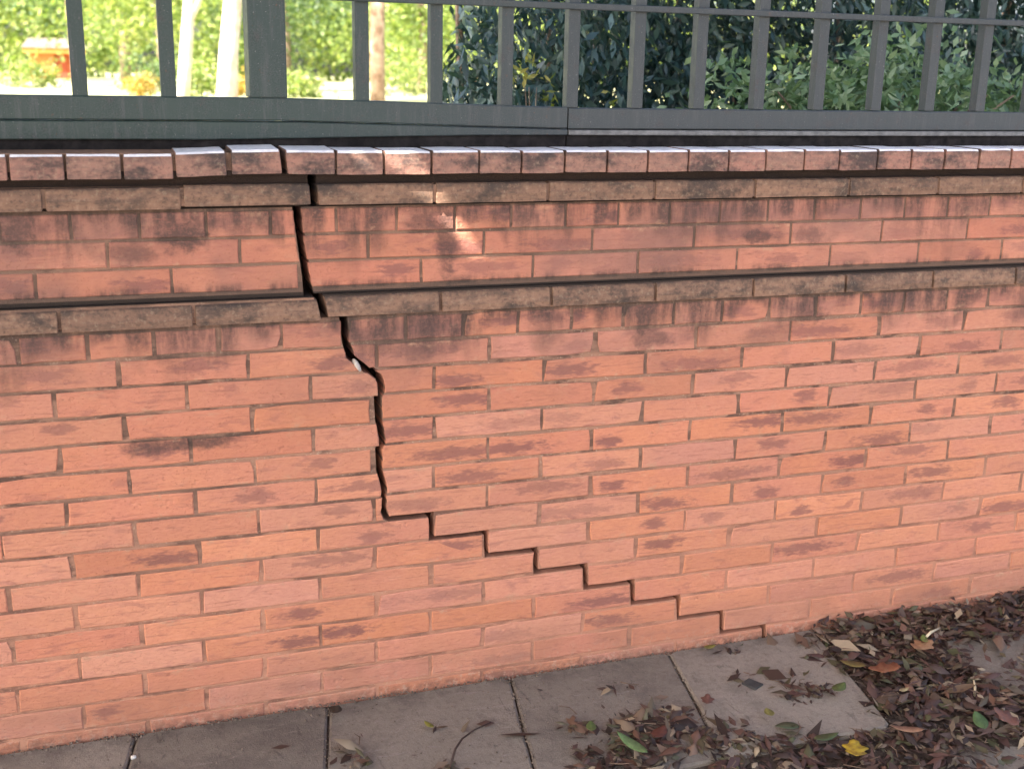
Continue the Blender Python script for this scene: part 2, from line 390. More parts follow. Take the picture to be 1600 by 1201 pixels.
def lattice(phase, step, lo=-2.6, hi=3.4):
    n0 = math.floor((lo/L2-phase)/step); n1 = math.ceil((hi/L2-phase)/step)
    return [(phase+step*n)*L2 for n in range(n0, n1+1)]
for k in range(1, 17):
    z1, z0 = -(k-.5)*H, -(k+.5)*H
    e = crack_in(z0+.004, z1-.004)
    shift = -.006-.010*min(1, max(0, (9-k)/7.))
    if k == 1: course(z0, z1, lattice(-.48, 1), 'h', 0, e, -.012)
    else: course(z0, z1, lattice(k % 2+1, 2), 's', 0, e, shift)
# upper wall: three courses set back 12 mm
YU = .012; UP0, UPP = .0345, .0548
EU = [(-.262, .035), (-.266, .050), (-.2755, .115), (-.2790, .150), (-.2820, .2)]
def wu(z): return .0165
for i, (ph, st, kd, sh) in enumerate([(-.2, 2, 's', -.006), (-1.1, 2, 's', -.010), (.38, 1, 'h', -.008)]):
    z0 = UP0+i*UPP; z1 = z0+UPP
    e = [(np.interp(t, [p[1] for p in EU], [p[0] for p in EU]), t) for t in np.linspace(z0, z1, 5)]
    course(z0, z1, lattice(ph, st), None, YU, e, sh, wu, -.003)
# move the never-seen ends into one joined piece was done in lay() for whole bricks
def profile_brick(name, x0, x1, prof, m, loc_y=0, lean=0, dz=0, cutl=0, cutr=0, bev=.0015, top_mat=None, nm=3):
    """a special brick: profile (y, z) swept along x with worn ends"""
    cx = (x0+x1)/2; cz = sum(p[1] for p in prof)/len(prof); n = len(prof)
    xs = [x0, x0+bev] + [x0+(x1-x0)*t for t in (.35, .7)] + [x1-bev, x1]
    v = []; f = []
    cy = sum(p[0] for p in prof)/n
    for i, xx in enumerate(xs):
        end = i in (0, len(xs)-1)
        for (py, pz) in prof:
            s = .0012 if end else 0
            dx = 0
            if cutl and i < 2: dx = cutl*((pz-cz)/.025)
            if cutr and i > 3: dx = cutr*((pz-cz)/.025)
            v.append((xx-cx+dx, py+math.copysign(s, cy-py)+rnd.uniform(-.0006, .0006), pz-cz+math.copysign(s, cz-pz)+rnd.uniform(-.0006, .0006)))
    for i in range(len(xs)-1):
        for k in range(n):
            j = (k+1) % n; f.append((i*n+k, (i+1)*n+k, (i+1)*n+j, i*n+j))
    f.append(tuple(range(n))); f.append(tuple((len(xs)-1)*n+k for k in reversed(range(n))))
    me = pydata(name, v, f); me.materials.append(m)
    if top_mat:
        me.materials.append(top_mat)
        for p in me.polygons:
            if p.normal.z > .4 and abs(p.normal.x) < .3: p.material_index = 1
    o = child(name, me, None, (cx, loc_y, cz+dz))
    return o
# lower ledge (chamfered bricks). profile runs: back bottom, front bottom, front top, slope top, back top
P1 = [(.085, -.0235), (-.0075, -.0235), (-.0085, -.010), (-.0040, .0150), (.003, .0185), (.085, .0185)]
P1L = [(a, b-.006) for a, b in P1]
for j0, j1 in zip(lattice(.1, 2)[:-1], lattice(.1, 2)[1:]):
    a, b = j0+.0035, j1-.0035
    if b < -.9*2.5 or a > 3.3: continue
    if b < -.25: profile_brick('ledge_brick', a-.006, b-.006, P1L, M_BAND)
    elif a < -.20 and b > -.2: profile_brick('ledge_brick', -.230, b, P1, M_BAND, cutl=-.004)
    elif a < -.26: profile_brick('ledge_brick', a-.006, -.246, P1L, M_BAND, cutr=-.004)
    else: profile_brick('ledge_brick', a, b, P1, M_BAND)
# upper ledge under the coping
P2 = [(.085, .204), (-.002, .204), (-.0035, .222), (-.0015, .2415), (.002, .2445), (.085, .2445)]
for j0, j1 in zip(lattice(0, 2)[:-1], lattice(0, 2)[1:]):
    a, b = j0+.0035, j1-.0035
    if abs(b+.25) < .02: profile_brick('ledge_brick', a-.004, b-.0045, P2, M_BAND, dz=.002, cutr=-.002)
    elif abs(a+.25) < .02: profile_brick('ledge_brick', a+.0055, b, P2, M_BAND, cutl=-.002)
    elif b < -.3: profile_brick('ledge_brick', a-.004, b-.004, P2, M_BAND, dz=-.0025)
    else: profile_brick('ledge_brick', a, b, P2, M_BAND)
# coping: bricks laid across the wall
CJ = [-.8084,-.7113,-.6114,-.5168,-.4146,-.3107,-.2076,-.1107,-.0111,.0898,.182,.2794,.3764,.4727,.5698,.6694,.7632,.8625,.9557,1.0579,1.1519,1.2461,1.3461,1.4408]
while CJ[0] > -2.5: CJ.insert(0, CJ[0]-.0985)
while CJ[-1] < 3.3: CJ.append(CJ[-1]+.0975)
for a, b in zip(CJ[:-1], CJ[1:]):
    if b < -1.4 or a > 2.3: continue
    g = rnd.uniform(.0018, .0032); x0, x1 = a+g, b-g; dz = rnd.uniform(-.0008, .0008); lean = rnd.uniform(-.3, .3); roll = rnd.uniform(-.25, .25); cl = cr_ = 0
    if b < -.51: dz -= .0045
    if abs(a+.5168) < .01: roll = -1.6; dz = .0; x1 -= .003; lean = .8
    if abs(a+.4146) < .01: roll = -.7; dz = .0035; x0 += .003; x1 -= .0035; lean = 2.4; cr_ = -.002
    if abs(a+.3107) < .01: roll = .3; dz = .002; x0 += .004; lean = 1.8; cl = -.002
    PC = [(.17, .2655), (-.0195, .2655), (-.0205, .285), (-.0195, .3075), (-.0155, .3115), (.17, .3118)]
    o = profile_brick('coping_brick', x0, x1, PC, M_COPE, dz=dz, top_mat=M_SKYTOP, cutl=cl, cutr=cr_)
    o.rotation_euler = (R(lean*.5), R(roll), R(rnd.uniform(-.3, .3)))
# mortar behind the brick faces, in two halves that the crack parts
def slab(name, P, yf, yb, m):
    n = len(P); v = [(p[0], yf, p[1]) for p in P]+[(p[0], yb, p[1]) for p in P]
    f = [tuple(range(n)), tuple(n+i for i in reversed(range(n)))]+[(i, n+i, n+(i+1) % n, (i+1) % n) for i in range(n)]
    return child(name, pydata(name, v, f), m)
XL, XR, ZB = -2.6, 3.4, -1.05
def offset_line(line, d):
    out = []
    for i, p in enumerate(line):
        a = np.array(line[max(i-1, 0)]); c = np.array(line[min(i+1, len(line)-1)]); b = np.array(p)
        e1 = (b-a) if i > 0 else (c-b); e2 = (c-b) if i < len(line)-1 else e1
        e1 = e1/np.linalg.norm(e1); e2 = e2/np.linalg.norm(e2)
        n1 = np.array((-e1[1], e1[0])); n2 = np.array((-e2[1], e2[0])); m = n1+n2; m = m/max(np.linalg.norm(m), .4)
        out.append(tuple(b+m*(d(p[1]) if callable(d) else d)/max(.6, m@n1)))
    return out
lineD = CRX                                        # runs downward: its left normal points to +x (right)
rt_side = offset_line(lineD, lambda z: max(.0048, crack_w(z)*.5)); lf_side = offset_line(lineD, lambda z: -max(.0052, crack_w(z)*.5+.002))
slab('mortar', [(XL, ZB)]+[(lf_side[-1][0], ZB)]+list(reversed(lf_side))+[(XL, lf_side[0][1])], .0021, .09, M_MORTAR)
slab('mortar', [(rt_side[-1][0], ZB), (XR, ZB), (XR, rt_side[0][1])]+rt_side, .0021, .09, M_MORTAR)
slab('mortar', [(XL, -.0255), (-.2465, -.0255), (-.2545, .0175), (XL, .0175)], .0015, .09, M_MORTAR)
slab('mortar', [(-.226, -.0255), (XR, -.0255), (XR, .0215), (-.234, .0215)], .0015, .09, M_MORTAR)
slab('mortar', [(XL, .0185), (-.273, .0185), (-.2755, .06), (-.2915, .2), (XL, .2)], YU+.0026, .09, M_MORTAR)
slab('mortar', [(-.252, .0225), (XR, .0225), (XR, .2), (-.2735, .2), (-.257, .06)], YU+.0026, .09, M_MORTAR)
slab('mortar', [(XL, .2005), (-.258, .2005), (-.258, .2655), (XL, .2655)], .022, .09, M_MORTAR)
slab('mortar', [(-.241, .2005), (XR, .2005), (XR, .2655), (-.241, .2655)], .022, .09, M_MORTAR)
slab('mortar', [(XL, .2065), (-.258, .2065), (-.258, .2415), (XL, .2415)], .0015, .0215, M_MORTAR)
slab('mortar', [(-.241, .2065), (XR, .2065), (XR, .2415), (-.241, .2415)], .0015, .0215, M_MORTAR)
slab('mortar', [(XL, .2660), (-.316, .2660), (-.316, .3085), (XL, .3085)], -.009, .165, M_MORTAR)
slab('mortar', [(-.304, .2660), (XR, .2660), (XR, .3085), (-.304, .3085)], -.009, .165, M_MORTAR)
slab('wall_core', [(XL, ZB), (XR, ZB), (XR, .2650), (XL, .2650)], .165, .24, M_CORE)
slab('wall_core', [(XL, ZB), (-.5, ZB), (-.5, .26), (XL, .26)], .0905, .1645, M_CORE)
slab('wall_core', [(1.2, ZB), (XR, ZB), (XR, .26), (1.2, .26)], .0905, .1645, M_CORE)
if STUFF.v:
    o = STUFF.build('brickwork', MB_BRICK, wall, (0, 0, -WZ)); o['kind'] = 'stuff'
# loose lump of mortar caught in the crack
bm = bmesh.new(); bmesh.ops.create_icosphere(bm, subdivisions=2, radius=1)
for v in bm.verts:
    s = 1+rnd.uniform(-.22, .22); v.co = Vector((v.co.x*.0065*s, v.co.y*.012, v.co.z*.016*s)); v.co.x -= v.co.z*.45
me = bpy.data.meshes.new('mortar_lump'); bm.to_mesh(me); bm.free()
child('mortar_lump', me, M_CHUNK, (-.1665, .008, -.1335))

# ------------------------------------------------------------------ pavement
def paving_material():
    M = Mat('paving_stone'); pos = M.pos(); r = M.random()
    n = M.noise(pos, 9., 5, .65); n2 = M.noise(pos, 70., 5, .7); n3 = M.noise(pos, 260., 3, .7)
    c = M.mix(n, (.160, .136, .108), (.240, .208, .170)); c = M.mix(M.ss(n2, .46, .70, 0., .6), c, (.120, .098, .080)); big = M.noise(pos, 4.2, 5, .7)
    c = M.mix(M.ss(big, .46, .66, 0., .65), c, (.110, .092, .078)); c = M.mix(M.ss(M.noise(M.vm('MULTIPLY', pos, (30., 8., 1.)), 1., 5, .75, dist=1.5), .60, .66, 0., .55), c, (.075, .062, .052))
    c = M.mix(M.ss(n3, .55, .75, 0., .5), c, (.36, .32, .28)); c = M.hsv(c, .5, 1, M.math('ADD', .85, M.math('MULTIPLY', r, .3)))
    scr = M.noise(M.vm('MULTIPLY', pos, (14., 70., 1.)), 1., 4, .7, dist=1.)
    c = M.mix(M.ss(scr, .58, .68, 0., .45), c, (.26, .22, .195))
    x, y, z = M.sep(pos)
    near_wall = M.math('MULTIPLY', M.ss(y, -.11, -.0, 0., 1.), M.ss(M.noise(pos, 18., 4, .7), .40, .60))  # blotchy darker tone towards the wall foot
    c = M.mix(M.math('MULTIPLY', near_wall, .5), c, (.060, .048, .040))
    return M.done(M.bsdf(c, .85, .3, M.bump(M.math('ADD', n2, M.math('MULTIPLY', n3, .6)), .9, .003)))
M_PAVE = paving_material()
M_SOIL = simple('damp_soil', (.040, .028, .022), (.095, .072, .058), 45, .95, .2, 1., .008)
pave = MB(); pave.add([(-60, -60, -.945), (60, -60, -.945), (60, .10, -.945), (-60, .10, -.945)], [(0, 1, 2, 3)])
GZ = -.9
M_STREET = simple('street_concrete', (.22, .20, .175), (.30, .27, .24), 3, .95, .2, .4, .004)
pavement = empty('pavement', (0, 0, -.95)); pavement['kind'] = 'structure'
# joint of mortar / soil between slabs
jb = MB(); jb.add([(-2.6, -1.5, -.917), (3.2, -1.5, -.917), (3.2, .06, -.917), (-2.6, .06, -.917)], [(0, 1, 2, 3)])
jb.build('joint_soil', M_SOIL, pavement, (0, 0, .95))
def paving_slab(x0, x1, y0, y1, dz, tilt=(0, 0)):
    sk = .2; g = .0028
    c = [(x0+g, y0+g), (x1-g, y0+g), (x1-g, y1-g), (x0+g, y1-g)]
    P = []
    for i in range(4):
        a, b = c[i], c[(i+1) % 4]
        for t in (0.03, .3, .55, .8, .97): P.append((a[0]+(b[0]-a[0])*t+rnd.uniform(-.002, .002), a[1]+(b[1]-a[1])*t+rnd.uniform(-.002, .002)))
    P = [(px+sk*(py), py) for px, py in P]
    cx = sum(p[0] for p in P)/len(P); cy = sum(p[1] for p in P)/len(P)
    I = inset_poly(P, .005); n = len(P)
    v = [(p[0]-cx, p[1]-cy, 0) for p in I]+[(p[0]-cx, p[1]-cy, -.004) for p in P]+[(p[0]-cx, p[1]-cy, -.042) for p in P]
    f = [tuple(range(n))]
    for k in (0, n):
        for i in range(n): f.append((k+i, k+n+i, k+n+(i+1) % n, k+(i+1) % n))
    o = link('paving_slab', pydata('paving_slab', v, f), M_PAVE, pavement, (cx, cy, GZ+dz+.95))
    o.rotation_euler = (R(tilt[0]), R(tilt[1]), 0)
sx = [-2.29, -1.88, -1.47, -1.06, -.653, -.244, .186, .598, 1.012]
for i in range(len(sx)-1):
    paving_slab(sx[i], sx[i+1], -.465, -.004, -.008+(.004 if i == 7 else 0)+rnd.uniform(-.002, .002), (rnd.uniform(-.2, .2), rnd.uniform(-.25, .25)))
for row in range(1, 3):
    for i in range(len(sx)-1):
        o0 = .14 if row == 1 else 0
        if row == 1 and i == 7: continue
        paving_slab(sx[i]+o0, sx[i+1]+o0, -.465*(row+1)-.01, -.465*row-.008, -.016+rnd.uniform(-.003, .003), (rnd.uniform(-.3, .3), rnd.uniform(-.3, .3)))
for (x0, x1, y0, y1, dz) in [(1.32, 1.66, -.43, -.16, -.004), (1.1, 1.5, -.88, -.56, -.010), (1.70, 2.15, -.40, -.03, -.006)]:
    paving_slab(x0, x1, y0, y1, dz, (rnd.uniform(-1, 1), rnd.uniform(-1, 1)))
# street beyond, sunlit outside the shade of the tree
st = MB(); st.add([(-80, -80, -.955), (80, -80, -.955), (80, .15, -.955), (-80, .15, -.955)], [(0, 1, 2, 3)])
o = st.build('street', M_STREET); o['kind'] = 'structure'

# ------------------------------------------------------------------ leaves
def leaf_material(name, stops, trans=.5, rough=.5, spec=.4, tcol=(1.2, 1.3, .6)):
    M = Mat(name); t = M.attr('tint'); c = M.ramp(t, stops); pos = M.pos()
    c = M.mix(M.ss(M.noise(pos, 60., 2), .4, .7, 0., .25), c, M.hsv(c, .5, .9, .6))
    b = M.bsdf(c, rough, spec)
    if trans <= 0: return M.done(b)
    tr = M.t.nodes.new('ShaderNodeBsdfTranslucent'); M.put(tr.inputs[0], M.mix(1., c, tcol, 'MULTIPLY'))
    mx = M.t.nodes.new('ShaderNodeMixShader'); mx.inputs[0].default_value = trans
    M.t.links.new(b, mx.inputs[1]); M.t.links.new(tr.outputs[0], mx.inputs[2])
    return M.done(mx.outputs[0])
def leaves_mesh(name, C, L, W, rg, droop=0.0, tint=None, flat=None, curl=.15, axis=None):
    """C: (n,3) positions; each leaf is a folded blade of four triangles"""
    n = len(C); C = np.asarray(C, float)
    L = np.broadcast_to(L, n)*rg.uniform(.65, 1.3, n); W = np.broadcast_to(W, n)*rg.uniform(.7, 1.25, n)
    if axis is None:
        a = rg.normal(size=(n, 3)); a[:, 2] -= droop
        if flat is not None: a[:, 2] *= flat
    else: a = axis
    a /= np.linalg.norm(a, axis=1)[:, None]
    r = rg.normal(size=(n, 3))
    if flat is not None: r = np.column_stack([rg.normal(size=n)*.35, rg.normal(size=n)*.35, np.ones(n)])
    b = np.cross(a, r); b /= np.linalg.norm(b, axis=1)[:, None]; nn = np.cross(a, b)
    k = curl*W*rg.uniform(-.5, 1.5, n)
    base = C-a*(L/2)[:, None]; tip = C+a*(L/2)[:, None]+nn*(k*1.4)[:, None]
    mid = C-nn*(k)[:, None]
    lf = C+b*(W/2)[:, None]+nn*k[:, None]*.6; rt = C-b*(W/2)[:, None]+nn*k[:, None]*.6
    V = np.stack([base, rt, tip, lf, mid], 1).reshape(-1, 3)
    F = np.array([[0, 1, 4], [1, 2, 4], [4, 2, 3], [0, 4, 3]])
    F = (F[None]+5*np.arange(n)[:, None, None]).reshape(-1, 3)
    me = bpy.data.meshes.new(name)
    me.vertices.add(len(V)); me.vertices.foreach_set('co', V.ravel())
    me.loops.add(F.size); me.loops.foreach_set('vertex_index', F.ravel().astype(np.int32))
    me.polygons.add(len(F)); me.polygons.foreach_set('loop_start', np.arange(0, F.size, 3, dtype=np.int32))
    me.update(calc_edges=True)
    at = me.attributes.new('tint', 'FLOAT', 'POINT')
    t = rg.random(n) if tint is None else tint
    at.data.foreach_set('value', np.repeat(t, 5).astype(np.float32))
    return me
def clumps(rg, center, radius, nclump, nleaf, spread=.22, flat=1., shell=.5):
    """leaf positions in an uneven crown: many small clumps through an ellipsoid"""
    c = np.array(center); rad = np.array(radius)
    d = rg.normal(size=(nclump, 3)); d /= np.linalg.norm(d, axis=1)[:, None]
    q = d*(rg.random(nclump)**shell)[:, None]*rad*(1+.18*rg.normal(size=nclump))[:, None]
    per = rg.poisson(nleaf, nclump)
    P = np.repeat(q, per, 0); sz = np.repeat(rg.uniform(.6, 1.4, nclump), per)
    P = P+rg.normal(size=P.shape)*spread*rad.mean()*sz[:, None]
    tint = np.clip(np.repeat(rg.random(nclump), per)*.6+rg.random(len(P))*.4, 0, 1)
    return P+c, tint
RG = np.random.default_rng(11)
M_BARK = simple('grey_bark', (.16, .11, .08), (.34, .26, .20), 14, .9, .2, 1., .01)
M_BARKB = simple('mottled_brown_bark', (.20, .12, .08), (.52, .38, .29), 9, .9, .2, 1., .008)
M_BARKP = simple('pale_bark', (.48, .38, .32), (.72, .62, .55), 9, .85, .2, .8, .006)
G_LIGHT = leaf_material('light_green_leaf', [(0, (.075, .125, .035)), (.4, (.18, .25, .07)), (.75, (.33, .38, .13)), (1, (.50, .52, .24))], .5)
G_MID = leaf_material('mid_green_leaf', [(0, (.045, .085, .04)), (.5, (.10, .16, .065)), (1, (.24, .31, .13))], .5)
G_DARK = leaf_material('dark_hedge_leaf', [(0, (.022, .054, .056)), (.6, (.038, .084, .072)), (.9, (.07, .13, .105)), (1, (.16, .24, .21))], .12, .38, .6)  # leaf colours lifted and blued, lens veil painted in
G_SHRUB = leaf_material('shrub_leaf', [(0, (.09, .165, .09)), (.5, (.17, .28, .15)), (1, (.36, .46, .30))], .3, .45, .5)
G_YELL = leaf_material('yellow_leaf', [(0, (.10, .14, .03)), (.6, (.24, .25, .06)), (1, (.42, .36, .11))], .4)
G_AUT = leaf_material('orange_leaf', [(0, (.22, .16, .04)), (.6, (.42, .28, .06)), (1, (.55, .42, .12))], .4)

# ------------------------------------------------------------------ iron fence on the coping
def paint_material():
    M = Mat('weathered_green_paint'); pos = M.pos(); x, y, z = M.sep(pos)
    n = M.noise(pos, 26., 5, .65); s = M.noise(M.vm('MULTIPLY', pos, (90., 90., 7.)), 1., 4, .7)
    c = M.mix(M.ss(x, -.45, .5), (.021, .040, .034), (.038, .046, .049))  # greener at left; lens veil painted in as a paler right end
    c = M.mix(M.ss(s, .50, .72, 0., .5), c, (.075, .078, .078)); c = M.mix(M.ss(n, .56, .70, 0., .6), c, (.055, .047, .046)); rs = M.noise(pos, 75., 5, .75)
    c = M.mix(M.ss(rs, .64, .70, 0., .8), c, (.10, .045, .025)); c = M.mix(M.ss(M.noise(pos, 240., 3, .7), .66, .72, 0., .7), c, (.28, .27, .25))
    c = M.mix(M.math('MULTIPLY', M.ss(n, .35, .60), M.ss(M.noise(pos, 420., 2), .4, .6, 0., .22)), c, (.12, .12, .115))
    return M.done(M.bsdf(c, M.ss(n, .3, .7, .42, .68), .45, M.bump(M.math('ADD', n, s), .35, .002)))
M_PAINT = paint_material()
M_RAILB = simple('dusty_flange_paint', (.10, .10, .095), (.20, .195, .19), 50, .6, .4, .5, .001)
M_BASE = simple('dark_base_bed', (.012, .011, .011), (.03, .026, .025), 40, .95, .1, 1., .003)  # near-black fill between coping and flange
fence = empty('metal_fence', (0, .10, .312)); tag(fence, 'dark green painted metal railing standing on the wall coping', 'fence')
FL = (0, -.10, -.312)
def rail(name, sect, zs, m, bev=.002):
    """sect: (y, z) rectangle corners; zs: list (x, dz) height along the run"""
    n = 4; y0, y1, z0, z1 = sect; b = bev; v = []; f = []
    ring = [(y0+b, z0), (y1-b, z0), (y1, z0+b), (y1, z1-b), (y1-b, z1), (y0+b, z1), (y0, z1-b), (y0, z0+b)]
    for q in zs: v += [(q[0], y, z+q[1]+(q[2] if len(q) > 2 and z < z0+2*b else 0)) for y, z in ring]
    for i in range(len(zs)-1):
        for k in range(8): f.append((i*8+k, i*8+(k+1) % 8, (i+1)*8+(k+1) % 8, (i+1)*8+k))
    f.append(tuple(reversed(range(8)))); f.append(tuple((len(zs)-1)*8+k for k in range(8)))
    return link(name, pydata(name, v, f), m, fence, FL)
LIFT = [(-2.6, .016), (-.9, .016), (-.3, .0155), (-.05, .0105), (.12, .006), (.322, .002)]
LIFT2 = [(.325, .001), (.9, 0), (1.6, .0), (3.3, .0)]
rail('base_strip', (.090, .135, .2900, .3372), LIFT, M_BASE); rail('base_strip', (.090, .135, .2900, .3372), LIFT2, M_BASE)
rail('rail_flange', (.080, .140, .3120, .3475), [(-2.6, .016), (-.9, .016), (-.45, .0158), (-.25, .0148, .004), (-.05, .0105, .012), (.12, .006, .019), (.322, .002, .0235)], M_PAINT)
rail('rail_flange', (.078, .140, .3365, .3475), LIFT2, M_RAILB)
rail('bottom_rail', (.083, .128, .3495, .394), LIFT, M_PAINT); rail('bottom_rail', (.083, .128, .3495, .394), LIFT2, M_PAINT)
rail('upper_rail', (.078, .088, .600, .6135), [(-2.6, .0), (3.3, .0)], M_PAINT, .0015)
rail('upper_rail', (.075, .125, 1.32, 1.36), [(-2.6, 0), (3.3, 0)], M_PAINT)
def bar(x, wd=.0275, z0=.39):
    m = MB(); m.box(x-wd/2, x+wd/2, .0885, .0885+wd, z0, 1.318)
    o = m.build('bar', M_PAINT, fence, FL, bevel=.0012)
bars = [-.1295, .0279, .1834, .3347, .4901, .6435, .7976, .9574, 1.1178, 1.2711, 1.422, 1.578, 1.733, 1.888, 2.043, 2.198, -.5133, -.6768, -.838, -1.0, -1.16, -1.32, -1.48]
for bx in bars: bar(bx, .0285 if bx < 0 else .0265, .3955)
m = MB(); m.box(-.358, -.2835, .085, .16, .3955+.014, 1.42); m.build('post', M_PAINT, fence, FL, bevel=.003)
m = MB(); m.box(-.365, -.276, .078, .167, 1.42, 1.435); m.build('post_cap', M_PAINT, fence, FL, bevel=.003)

# ------------------------------------------------------------------ garden behind the wall
def terrain_z(x, y): return .06+.02*math.sin(x*.7+y*.31)-.006*max(0, y-6)+.03*math.sin(y*.23)
M_LAWN = Mat('dry_lawn')
pos = M_LAWN.pos(); n = M_LAWN.noise(pos, 1.3, 5, .65); n2 = M_LAWN.noise(pos, 22., 4, .7)
c = M_LAWN.mix(M_LAWN.ss(n, .42, .58), (.46, .42, .30), (.27, .31, .10)); c = M_LAWN.mix(M_LAWN.ss(n2, .4, .7, 0., .4), c, (.36, .33, .19))
M_LAWN = M_LAWN.done(M_LAWN.bsdf(c, .95, .1, M_LAWN.bump(n2, 1., .03)))
nx, ny = 60, 50; V = []; F = []
for j in range(ny):
    yy = .24+80*(j/(ny-1))**2
    for i in range(nx):
        xx = -45+(i/(nx-1))*110; V.append((xx, yy, terrain_z(xx, yy)))
for j in range(ny-1):
    for i in range(nx-1): q = j*nx+i; F.append((q, q+1, q+nx+1, q+nx))
o = link('lawn', pydata('lawn', V, F, True), M_LAWN); o['kind'] = 'structure'
# hedge
hedge = empty('hedge', (1.6, 1.6, .08)); tag(hedge, 'tall dark evergreen hedge close behind the right half of the railing', 'hedge')
n = 130000
P = np.column_stack([RG.uniform(.40, 4.6, n), 1.15+.9*RG.random(n)**1.5, .05+2.1*RG.random(n)**1.9])
P[:, 1] += .10*np.sin(P[:, 0]*5.+P[:, 2]*3.1)+.07*np.sin(P[:, 0]*11.3-P[:, 2]*7.)
P[:, 0] += (P[:, 1]-1.2)*.22+.03*np.sin(P[:, 2]*13)
dens = .5+.5*np.sin(P[:, 0]*7.3+1.2*np.sin(P[:, 2]*9.))*np.sin(P[:, 2]*8.1+P[:, 0]*3.)
P = P[RG.random(n) < .45+.55*dens]
P = P[~((P[:, 0] > 2.0) & (np.sin(P[:, 0]*17.)*np.sin(P[:, 2]*21.+P[:, 0]*5) > .80))]
ax = RG.normal(size=(len(P), 3))*.55+np.array([0, -.35, -.75])
me = leaves_mesh('foliage', P-np.array([1.6, 1.6, .08]), .058, .019, RG, axis=ax); me.materials.append(G_DARK)
o = link('foliage', me, None, hedge); o['kind'] = 'stuff'
m = MB()
for k in range(16):
    x = .6+k*.28; y = 1.75+rnd.uniform(-.15, .25)
    m.tube([(x-1.6, y-1.6, -.05), (x-1.6+rnd.uniform(-.05, .05), y-1.6, .9), (x-1.6+rnd.uniform(-.15, .15), y-1.6+rnd.uniform(-.1, .1), 2.3)], [.016, .012, .004], 6)
m.build('stem', M_BARK, hedge)
# shrub
def shrub(name, label, loc, radius, ncl, nl, mat, L, W, cat='shrub', spread=.2, stems=7, group=None, flat=None):
    t = empty(name, loc); tag(t, label, cat, group)
    P, tint = clumps(RG, (0, 0, radius[2]*.75), radius, ncl, nl, spread)
    P = P[P[:, 2] > -.02]
    me = leaves_mesh('foliage', P, L, W, RG, tint=RG.random(len(P)), flat=flat); me.materials.append(mat)
    o = link('foliage', me, None, t); o['kind'] = 'stuff'
    m = MB()
    for k in range(stems):
        a = rnd.uniform(0, 6.28); rr = rnd.uniform(.3, .8)
        m.tube([(0.03*math.cos(a), .03*math.sin(a), -.03), (radius[0]*rr*.5*math.cos(a), radius[1]*rr*.5*math.sin(a), radius[2]*.6), (radius[0]*rr*math.cos(a), radius[1]*rr*math.sin(a), radius[2]*1.2)],
               [.02*max(radius), .012*max(radius), .004*max(radius)], 5)
    m.build('stem', M_BARK, t)
    return t
shrub('shrub', 'low leafy green shrub spreading behind the right end of the railing', (1.62, .80, .10), (.66, .22, .27), 420, 18, G_SHRUB, .042, .018, spread=.085)
shrub('shrub', 'small low shrub under the hedge at the far right edge', (2.30, .85, .08), (.42, .2, .24), 160, 16, G_SHRUB, .042, .018, spread=.1)
shrub('plant', 'young yellow-leaved plant against the dark hedge behind the railing', (.54, .9, .16), (.06, .07, .22), 20, 6, G_YELL, .034, .012, 'plant', .14, 3)
shrub('plant', 'tiny yellow-green sprout beside the yellow plant under the hedge', (.74, .80, .16), (.045, .05, .14), 14, 5, G_YELL, .032, .013, 'plant', .2, 2)

# trees of the garden
def tree(label, x, y, trunk_pts, rad, bark, crown, mat, ncl, nl, leaf, name='tree', spread=.16, extra=None):
    z0 = terrain_z(x, y)-.05; t = empty(name, (x, y, z0)); tag(t, label, 'tree', 'trees in the garden behind the wall')
    m = MB(); m.tube([(p[0], p[1], p[2]) for p in trunk_pts], rad, 10)
    if extra:
        for pts, rr in extra: m.tube(pts, rr, 7)
    tp = trunk_pts[-1]
    for k in range(6):
        a = k*1.05+rnd.uniform(-.3, .3); s = crown[1][0]*.6
        m.tube([tp, (tp[0]+s*.5*math.cos(a), tp[1]+s*.5*math.sin(a), tp[2]+.4*crown[1][2]*rnd.uniform(.5, 1)), (tp[0]+s*math.cos(a), tp[1]+s*math.sin(a), tp[2]+crown[1][2]*rnd.uniform(.3, 1))], [rad[-1]*.8, rad[-1]*.5, rad[-1]*.15], 6)
    m.build('trunk', bark, t, smooth=True)
    P, tint = clumps(RG, crown[0], crown[1], ncl, nl, spread)
    k = P[:, 2] > .25; P = P[k]; tint = tint[k]
    me = leaves_mesh('crown', P, leaf, leaf*.55, RG, tint=tint); me.materials.append(mat)
    o = link('crown', me, None, t); o['kind'] = 'stuff'
    return t
tree('pale pink-barked tree leaning right, forked above the lawn left of the thick post', .25, 11.0, [(-.02, 0, -.1), (.04, 0, .5), (.10, .02, 1.0), (.22, .05, 2.0), (.3, 0, 3.2)], [.075, .068, .062, .055, .045], M_BARKP,
     ((.3, .3, 3.6), (1.7, 1.7, 1.5)), G_LIGHT, 110, 22, .10, extra=[([(.08, 0, .85), (.22, .02, 1.15), (.5, .1, 1.9)], [.045, .038, .02])])
tree('white-barked tree standing just left of the thick fence post', .80, 11.6, [(-.05, 0, -.1), (.0, 0, .6), (.09, 0, 1.3), (.16, .02, 2.4), (.2, 0, 3.4)], [.13, .108, .10, .085, .065], M_BARKP,
     ((.2, .2, 4.0), (1.8, 1.8, 1.5)), G_LIGHT, 110, 22, .10)
tree('brown-trunked tree seen just right of the thick fence post', 2.62, 12.2, [(0, 0, -.1), (.0, 0, .8), (.02, 0, 1.5), (.05, 0, 2.6), (.05, 0, 3.4)], [.10, .092, .088, .075, .06], M_BARKB,
     ((.1, .2, 3.7), (1.7, 1.7, 1.5)), G_LIGHT, 110, 22, .10)
